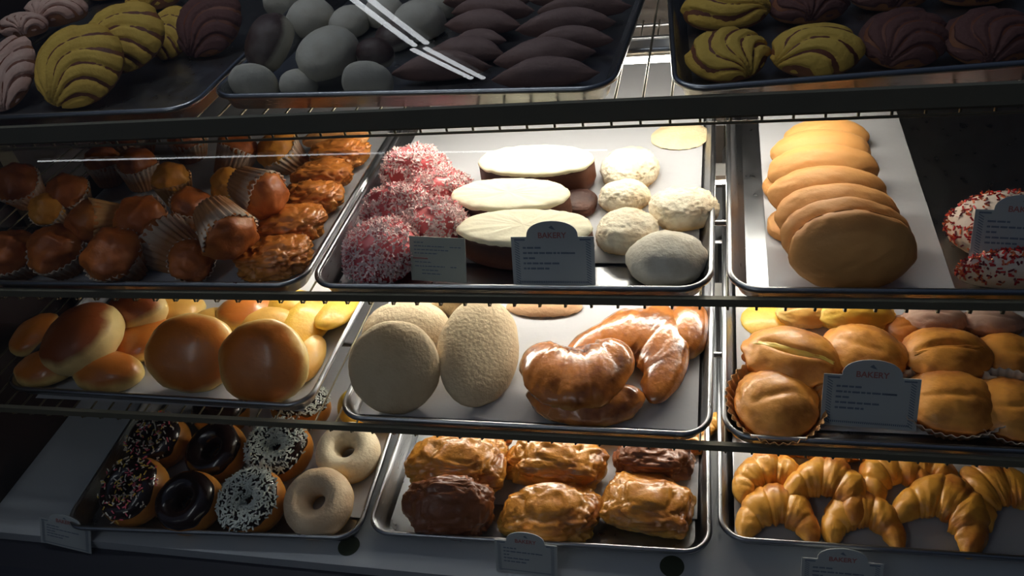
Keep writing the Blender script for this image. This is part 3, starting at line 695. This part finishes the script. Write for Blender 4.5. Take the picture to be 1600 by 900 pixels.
puff(2, 1228, 352, 60, 56, 'lower small cookie lobe at the left of the row', m_shell, name='shell_cookie', k=dict(amp=.05, rid=.03, sq=.9))
def sprinkled(px, py, w, h, label):
    M, a, b, cc = fit(2, px, py, w, h, .5); sd = nseed(); P, Fc = sph(5); Q = flatb(P * (1 + .04 * nz(P, 1.5, sd))[:, None], .6) * [a, b, cc]
    rnd = random.Random(5); mb = MB(); fm = []
    for _ in range(900):
        i = rnd.randrange(len(P))
        if P[i][2] < -.2: continue
        p = Vector(Q[i]) * 1.005; n = Vector(P[i]); d = Vector((rnd.gauss(0, 1), rnd.gauss(0, 1), rnd.gauss(0, .4))).normalized() * .0026; s = d.cross(n).normalized() * .0009; w_ = n * .0010
        k = [p - d - s, p - d + s, p + d + s, p + d - s]; k = k + [q + w_ for q in k]
        mb.add(k, [(0, 1, 2, 3), (4, 7, 6, 5), (0, 4, 5, 1), (1, 5, 6, 2), (2, 6, 7, 3), (3, 7, 4, 0)]); fm += [rnd.choice((0, 0, 1, 2))] * 6
    multi('sprinkled_bread', label, 'sweet bread', M, [('bread', Q, Fc, m_spr), ('sprinkles', mb.V, mb.F, [m_s4, base_mat('maroon_sprinkle', (110, 25, 35), .5), base_mat('orange_sprinkle', (220, 110, 60), .5)], 'stuff', fm)])
sprinkled(1582, 356, 190, 112, 'white-iced bread covered in red sprinkles, behind the right price sign')
sprinkled(1590, 425, 170, 50, 'lower white-iced bread with dark red sprinkles, at the tray front')

# ================================================================== third shelf
sheet(3, -.955, -.53, .67, 1.28, 'baking paper under the golden buns', 4)
def gb(px, py, w, h, axis, label, mat=None, c=.5, lift=0, k=None): bun(3, px, py, w, h, label, mat or m_bun, c=c, name='golden_bun', axis=axis, lift=lift, k=k)
gb(412, 566, 148, 136, (-.15, .06, 1), 'brown bun nearest the tray corner, standing against the others', c=.38)
gb(300, 552, 152, 124, (-.10, .12, .98), 'brown bun left of the corner one, with a small slit', c=.38)
gb(424, 512, 112, 60, (-.05, .85, .5), 'pale-rimmed bun just behind the corner one', m_bunp, c=.5)
gb(332, 512, 92, 58, (-.05, .85, .5), 'pale-rimmed bun behind the slit one', m_bunp, c=.5)
gb(128, 528, 134, 104, (-.38, .66, .60), 'bun with dark top and broad cream-coloured base, left part', m_bunb, c=.62, lift=.02, k=dict(fb=.9))
gb(212, 486, 112, 62, (-.3, .7, .6), 'cream-sided bun behind the dark-topped one', m_bunb, c=.55, lift=.02, k=dict(fb=.9))
gb(72, 576, 104, 56, (-.2, .8, .5), 'low bun at the front left, half in shadow')
gb(170, 582, 116, 60, (-.1, .7, .6), 'brown bun at the tray front under the dark-topped one')
gb(222, 530, 100, 70, (-.2, .7, .6), 'reddish brown bun between the dark-topped and the slit one')
gb(388, 488, 96, 56, (0, .9, .4), 'glossy amber bun in the back row')
gb(478, 505, 74, 84, (.1, .75, .6), 'yellow custard bun beside the tray rim', m_buny, lift=.006)
gb(528, 488, 58, 50, (0, .9, .4), 'small yellow custard bun at the back by the rim', m_buny)
gb(458, 478, 80, 44, (0, .9, .4), 'yellow bun behind the custard one', m_buny)
gb(278, 482, 84, 44, (0, .9, .4), 'pale golden bun in the back row, left of the amber one', m_bunp)
gb(484, 560, 44, 66, (.5, .5, .6), 'pale bun edge squeezed against the rim', m_bunp)
gb(56, 522, 74, 64, (-.2, .7, .6), 'dark bun at the far left in shadow')
# centre tray
sheet(3, -.452, -.020, .67, 1.28, 'smooth white baking paper under the horn rolls', 5, .0004)
D = dict(fb=.45, amp=.03, n=5, fine=.008)
bun(3, 616, 574, 146, 146, 'dark sugar-dusted dome standing nearest the left corner', m_dome, c=.42, name='sugar_dome', cat='sweet bread', axis=(-.10, .0, 1), k=D)
bun(3, 635, 518, 142, 92, 'pale sugar-dusted dome behind the dark one', m_dome, c=.6, name='sugar_dome', cat='sweet bread', k=dict(fb=.5, amp=.03, n=5))
bun(3, 748, 548, 128, 160, 'sugar-dusted dome with one small dent, leaning right', m_dome, c=.45, name='sugar_dome', cat='sweet bread', axis=(.22, .50, .85), k=D)
bun(3, 725, 482, 110, 50, 'pale sugar-dusted dome at the back', m_dome, c=.6, name='sugar_dome', cat='sweet bread', k=dict(fb=.5, amp=.03))
ckie(3, 850, 480, 122, 34, 'flat round cinnamon cookie at the back', m_flat)
HK = dict(span=72, fat=.50, ridges=5, rd=.05, taper=3.0, tip=.55)
horn(3, 912, 634, 190, 66, 'glossy horn roll lying underneath, front of the tray', m_horn, c=.30, name='horn_roll', k=dict(HK, up=False))
horn(3, 900, 584, 184, 100, 'glossy horn roll on top, its two ends pointing up', m_horn, c=.30, name='horn_roll', k=dict(HK, up=False, span=65), lift=.020, rot=6)
horn(3, 996, 540, 190, 132, 'largest glossy horn roll, its long end pointing to the corner', m_horn, c=.26, name='horn_roll', k=dict(HK, span=80, fat=.40), rot=-22)
bun(3, 1075, 512, 68, 90, 'rounded end of a glossy roll at the back by the rim', m_horn, c=.7, name='horn_roll', cat='pastry')
# right tray
sheet(3, .026, .456, .68, 1.28, 'baking paper under the cream buns', 6)
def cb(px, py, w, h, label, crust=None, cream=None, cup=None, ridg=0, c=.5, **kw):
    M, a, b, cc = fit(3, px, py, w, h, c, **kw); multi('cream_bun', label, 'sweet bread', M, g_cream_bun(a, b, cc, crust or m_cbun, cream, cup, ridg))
ckie(3, 1197, 500, 78, 50, 'flat yellow custard cookie at the back left', m_buny)
cb(1258, 492, 84, 42, 'golden bun at the back beside the yellow cookie', m_bunp)
cb(1335, 494, 112, 54, 'yellow bun at the back with a browned end', m_buny)
cb(1460, 502, 96, 46, 'pale pink dusted roll with grooves, back row', m_pinkr, ridg=26)
cb(1550, 505, 90, 44, 'dim pink dusted roll at the back right', m_pinkr, ridg=26)
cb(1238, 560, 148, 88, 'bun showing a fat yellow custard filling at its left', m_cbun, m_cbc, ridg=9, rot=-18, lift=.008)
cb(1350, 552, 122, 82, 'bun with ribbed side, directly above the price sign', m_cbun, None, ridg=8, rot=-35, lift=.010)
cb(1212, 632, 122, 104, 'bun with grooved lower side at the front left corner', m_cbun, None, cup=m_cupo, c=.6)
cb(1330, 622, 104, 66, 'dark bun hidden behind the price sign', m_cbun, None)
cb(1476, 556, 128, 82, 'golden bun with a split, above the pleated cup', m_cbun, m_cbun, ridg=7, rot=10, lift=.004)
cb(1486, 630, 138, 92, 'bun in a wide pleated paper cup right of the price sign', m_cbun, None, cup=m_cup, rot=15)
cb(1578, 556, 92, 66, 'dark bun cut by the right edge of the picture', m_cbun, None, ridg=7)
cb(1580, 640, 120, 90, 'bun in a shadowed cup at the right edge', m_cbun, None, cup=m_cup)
cb(1410, 516, 60, 44, 'small dark bun with red crumbs at the back', m_twist, None)

# ================================================================== bottom tier
sheet(4, -.915, -.488, .64, 1.24, 'baking paper under the donuts', 7)
def don(px, py, w, h, label, dough=None, icing=None, topping=None, axis=None, c=.56, **kw):
    M, a, b, cc = fit(4, px, py, w, h, c, axis=axis, fb=.85, **kw); q = g_donut(a, b, cc, dough or m_dough, icing, topping, hole=.22)
    donut_item(label, M, q)
SPR = ('sprinkles', [m_s1, m_s1, m_s2, m_s3], 190, .006, .0008); COC = ('coconut_flakes', [m_coc], 750, .007, .0009)
LT = (-.30, .50, .82)
don(250, 690, 100, 82, 'chocolate donut with sprinkles in the back row', None, m_choc, SPR, LT)
don(212, 768, 108, 98, 'chocolate donut with sprinkles at the front left', None, m_choc, SPR, LT)
don(340, 708, 97, 86, 'plain chocolate-iced donut in the back row', None, m_choc, None, (-.26, .54, .80))
don(298, 786, 108, 90, 'plain chocolate-iced donut in the front row', None, m_choc, None, (-.28, .50, .82))
don(438, 704, 104, 88, 'chocolate donut with coconut flakes in the back row', None, m_choc, COC, (-.20, .55, .8))
don(396, 785, 106, 94, 'chocolate donut with coconut flakes in the front row', None, m_choc, COC, (-.25, .52, .82))
don(544, 708, 102, 86, 'pale sugared donut in the back row', m_sugd, axis=(-.10, .58, .8))
don(499, 786, 110, 100, 'cinnamon-dusted sugared donut in the front row', m_sugd2, axis=(-.14, .52, .84))
don(345, 645, 90, 60, 'chocolate donut third from the front, mostly behind the shelf rail', None, m_choc, None, (0, .8, .6))
don(470, 636, 96, 60, 'coconut donut third from the front, seen through the tray gap', None, m_choc, COC, (0, .8, .6))
don(575, 640, 96, 60, 'golden donut third from the front, mostly behind the rail', m_buny, axis=(0, .8, .6))
sheet(4, -.40, -.022, .68, 1.24, 'baking paper under the turnovers', 8, .0008)
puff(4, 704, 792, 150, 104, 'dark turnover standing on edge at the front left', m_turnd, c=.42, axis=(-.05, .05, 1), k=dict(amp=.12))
puff(4, 716, 728, 168, 92, 'bright golden turnover behind the dark one', m_turn, c=.5, lift=.012, k=dict(amp=.12))
puff(4, 750, 684, 110, 50, 'golden turnover at the back, under the rail', m_turn, c=.5, lift=.015)
puff(4, 868, 726, 166, 78, 'golden turnover with a pale right end, middle row', m_turn, c=.5, rot=-4)
puff(4, 860, 803, 158, 82, 'wrinkled turnover at the front, above the lower price sign', m_turn, c=.45, rot=6)
puff(4, 1012, 790, 146, 82, 'smooth glazed turnover at the front right', m_turn, c=.45, rot=-6)
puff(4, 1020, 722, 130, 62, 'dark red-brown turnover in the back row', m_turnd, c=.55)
puff(4, 930, 672, 120, 44, 'golden turnover farthest back in its tray', m_turn, c=.5)
puff(4, 1080, 690, 60, 36, 'small turnover end at the back by the rim', m_turn, c=.5)
sheet(4, .026, .456, .65, 1.24, 'baking paper under the croissants', 9)
CK = dict(span=92, fat=.50, ridges=5, rd=.20, taper=2.2, tip=.32)
horn(4, 1213, 802, 126, 78, 'small croissant at the front left, its ends on the rim', m_croi, k=CK)
horn(4, 1346, 812, 124, 78, 'curled croissant second from the left at the front', m_croi, k=dict(CK, span=100))
horn(4, 1200, 745, 118, 68, 'croissant behind the small front left one', m_croi, k=CK, rot=10)
horn(4, 1296, 758, 126, 82, 'croissant with a browned centre fold, second row', m_croi, k=dict(CK, fat=.5), rot=-20, lift=.008)
horn(4, 1392, 742, 110, 70, 'croissant in the second row, right of the browned one', m_croi, k=CK, rot=20)
horn(4, 1478, 795, 138, 96, 'shadowed croissant with long legs at the front', m_croi, k=CK, rot=-30)
horn(4, 1440, 735, 110, 60, 'shadowed croissant in the second row', m_croi, k=CK, rot=-10)
horn(4, 1560, 770, 120, 90, 'shadowed croissant at the right edge', m_croi, k=CK, rot=15)
horn(4, 1250, 706, 110, 40, 'croissant in the back row at the left', m_croi, k=CK)
horn(4, 1350, 712, 110, 40, 'croissant in the back row at the middle', m_croi, k=CK)
horn(4, 1130, 662, 60, 40, 'croissant tip seen between the trays at the back', m_croi, k=CK)

# ================================================================== price signs, card, stickers
M_sign = base_mat('sign_card', (178, 184, 186), .6); M_ink = base_mat('sign_ink', (110, 122, 138), .7); M_red = base_mat('sign_red_print', (168, 108, 104), .6)
M_card = base_mat('plain_card', (180, 184, 172), .6)
def text_mesh(body, size, mat, parent, loc):
    cu = bpy.data.curves.new('tmp', 'FONT'); cu.body = body; cu.size = size; cu.align_x = 'CENTER'; cu.extrude = .0001; cu.offset = size * .02
    ob = bpy.data.objects.new('tmp', cu); C.objects.link(ob); dg = bpy.context.evaluated_depsgraph_get(); dg.update()
    me = bpy.data.meshes.new_from_object(ob.evaluated_get(dg)); bpy.data.objects.remove(ob)
    me.materials.clear(); me.materials.append(mat); o = bpy.data.objects.new('heading_text', me); o.location = loc; o.parent = parent; C.objects.link(o); return o
def sign(px, py, wpx, hz, label, lean=18, roll=0, seed=0, ratio=.80, yaw=0, arch=True):
    """(px, py): middle of the lower edge, standing at height hz (below the lens)"""
    p = project_on(px, py, hz); fw = RW @ np.array([0, 0, 1.]); w = wpx * (p @ fw) / F; h = w * ratio
    t = empty('price_sign', (p[0], p[1], p[2] + H0)); tag(t, label, 'price sign')
    t.matrix_world = Matrix.Translation(Vector((p[0], p[1], p[2] + H0))) @ Matrix.Rotation(math.radians(yaw), 4, 'Z') @ Matrix.Rotation(math.radians(90 - lean), 4, 'X') @ Matrix.Rotation(math.radians(roll), 4, 'Z')
    hb = h * .76; P = [(-w / 2, 0), (w / 2, 0), (w / 2, hb)]
    if arch:
        for i in range(17):
            a = math.pi * i / 16; P.append((w * .31 * math.cos(a), hb + (h - hb) * math.sin(a) ** .8 if 0 < i < 16 else hb))
    P.append((-w / 2, hb)); n = len(P); V = [(x, y, 0) for x, y in P] + [(x, y, -.0012) for x, y in P]
    mesh('card', V, [tuple(range(n)), tuple(range(n, 2 * n))[::-1]] + [(i, i + n, (i + 1) % n + n, (i + 1) % n) for i in range(n)], M_sign, t, False)
    mb = MB(); e = .0003
    for sx in (-1, 1):
        for i in range(17):
            y = h * .06 + i * hb * .051; x = sx * w * .43; s = w * .028; k = w * .008
            mb.add([(x - s, y + s * .6, e), (x - s, y + s * .6 - k * 1.5, e), (x + s, y - s * .6 - k * 1.5, e), (x + s, y - s * .6, e)], [(0, 1, 2, 3)])
    for i in range(40):
        x = -w * .42 + i * w * .0212; y = h * .05; mb.add([(x, y, e), (x + w * .014, y, e), (x + w * .018, y + h * .03, e), (x + w * .004, y + h * .03, e)], [(0, 1, 2, 3)])
    for sx in (-1, 1): mb.box(min(sx * w * .46, sx * w * .33), max(sx * w * .46, sx * w * .33), hb - h * .055, hb - h * .03, 0, e)
    mb.build('border_print', M_ink, t)
    rnd = random.Random(seed); mb = MB()
    for j, (n_, yy) in enumerate(((.22, .58), (.55, .50), (.10, .42), (.42, .34), (.3, .26))):
        x = -w * .36; end = -w * .36 + w * n_
        while x < end: l = rnd.uniform(.03, .09) * w; mb.box(x, x + l, h * yy, h * (yy + .028), 0, e); x += l + .012 * w
    mb.box(w * .16, w * .27, h * .50, h * .525, 0, e)
    mb.add([(-w * .035, h * .90, e), (0, h * .88, e), (w * .045, h * .865, e), (0, h * .935, e)], [(0, 1, 2, 3)])
    mb.build('printed_lines', M_ink, t)
    text_mesh('BAKERY', w * .095, M_red, t, (0, h * .745, .0003))
fl2 = TIER[2][0] - PAN + .004
sign(866, 447, 130, fl2 + .004, 'arched grey price sign before the front cream slice', lean=22, seed=1)
sign(1588, 410, 134, fl2 + .02, 'arched price sign before the sprinkled bread at the right', lean=22, seed=2, yaw=-6)
sign(1355, 668, 140, TIER[3][0] - .012, 'arched price sign on the third shelf before the cream buns', lean=24, roll=-2, seed=3)
sign(823, 897, 98, -.960, 'arched price sign standing on the deck below the turnovers', lean=18, roll=-2, seed=4)
sign(1312, 935, 118, -.960, 'arched price sign on the deck below the croissants, cut by the frame', lean=18, seed=5)
sign(103, 856, 92, -.972, 'faded price sign at the left end of the deck', lean=26, roll=-8, seed=6, ratio=.62)
# plain text card among the coconut balls
p = project_on(686, 440, fl2 + .004); fw = RW @ np.array([0, 0, 1.]); w = 90 * (p @ fw) / F; h = w * .80
t = empty('text_card'); t.matrix_world = Matrix.Translation(Vector((p[0], p[1], p[2] + H0))) @ Matrix.Rotation(math.radians(70), 4, 'X') @ Matrix.Rotation(math.radians(-3), 4, 'Z')
tag(t, 'small square grey text card leaning before the coconut balls', 'card')
MB().box(-w / 2, w / 2, 0, h, -.0008, 0).build('card', M_card, t)
mb = MB(); rnd = random.Random(3)
for yy, x0_, x1_ in ((.86, -.42, -.25), (.78, -.42, .12), (.78, .22, .42), (.70, -.42, .2), (.62, -.42, .0), (.42, -.42, -.12), (.33, -.42, .12), (.33, .22, .34), (.24, -.3, .0), (.16, -.3, .05)):
    x = x0_ * w
    while x < x1_ * w: l = rnd.uniform(.03, .08) * w; mb.box(x, min(x + l, x1_ * w), h * yy, h * (yy + .022), 0, .0003); x += l + .012 * w
mb.build('printed_lines', M_ink, t)
MB().box(-w * .45, -w * .18, h * .50, h * .53, 0, .0004).build('red_line', M_red, t)
M_stk = base_mat('dark_green_sticker', (50, 58, 40), .6)
for px, py, lb in ((545, 853, 'round dark green sticker on the deck below the donuts'), (1050, 885, 'round dark green sticker on the deck right of the price sign')):
    p = project_on(px, py, -.9615); V = []; n = 40
    for z in (.0, .0008):
        for i in range(n): V.append((.0155 * math.cos(2 * math.pi * i / n), .0155 * math.sin(2 * math.pi * i / n), z))
    o = mesh('round_sticker', V, [tuple(range(n))[::-1], tuple(range(n, 2 * n))] + [(i, (i + 1) % n, (i + 1) % n + n, i + n) for i in range(n)], M_stk, None, False)
    o.location = (p[0], p[1], H0 - .9618); tag(o, lb, 'sticker')

# ================================================================== repeats of one kind on one shelf carry a group
PL = dict(concha='conchas', powdered_ball='powdered balls', crescent_roll='dark crescent rolls', muffin='muffins', glazed_twist='glazed twists', coconut_ball='coconut balls',
          cream_slice='cream-topped slices', powdered_roll='powdered rolls', shell_cookie='shell cookies', sprinkled_bread='sprinkled breads', golden_bun='golden buns', sugar_dome='sugar-dusted domes',
          horn_roll='horn rolls', cream_bun='cream buns', donut='donuts', turnover='turnovers', croissant='croissants', price_sign='arched price signs', sheet_tray='sheet trays', parchment_sheet='parchment sheets',
          round_sticker='round stickers', ceiling_light='shop ceiling lights')
WHERE = {1: 'on the top shelf', 2: 'on the second shelf', 3: 'on the third shelf', 4: 'on the bottom tier'}
for o in list(C.objects):
    k = o.name.split('.')[0]
    if o.parent or k not in PL or 'group' in o: continue
    if k in ('price_sign', 'sheet_tray', 'parchment_sheet', 'ceiling_light', 'round_sticker'): o['group'] = PL[k] + ('' if k == 'ceiling_light' else ' of the display case'); continue
    z = o.matrix_basis.translation.z - H0; row = min(TIER, key=lambda r: abs(TIER[r][0] + .02 - z))
    o['group'] = PL[k] + ' ' + WHERE[row]
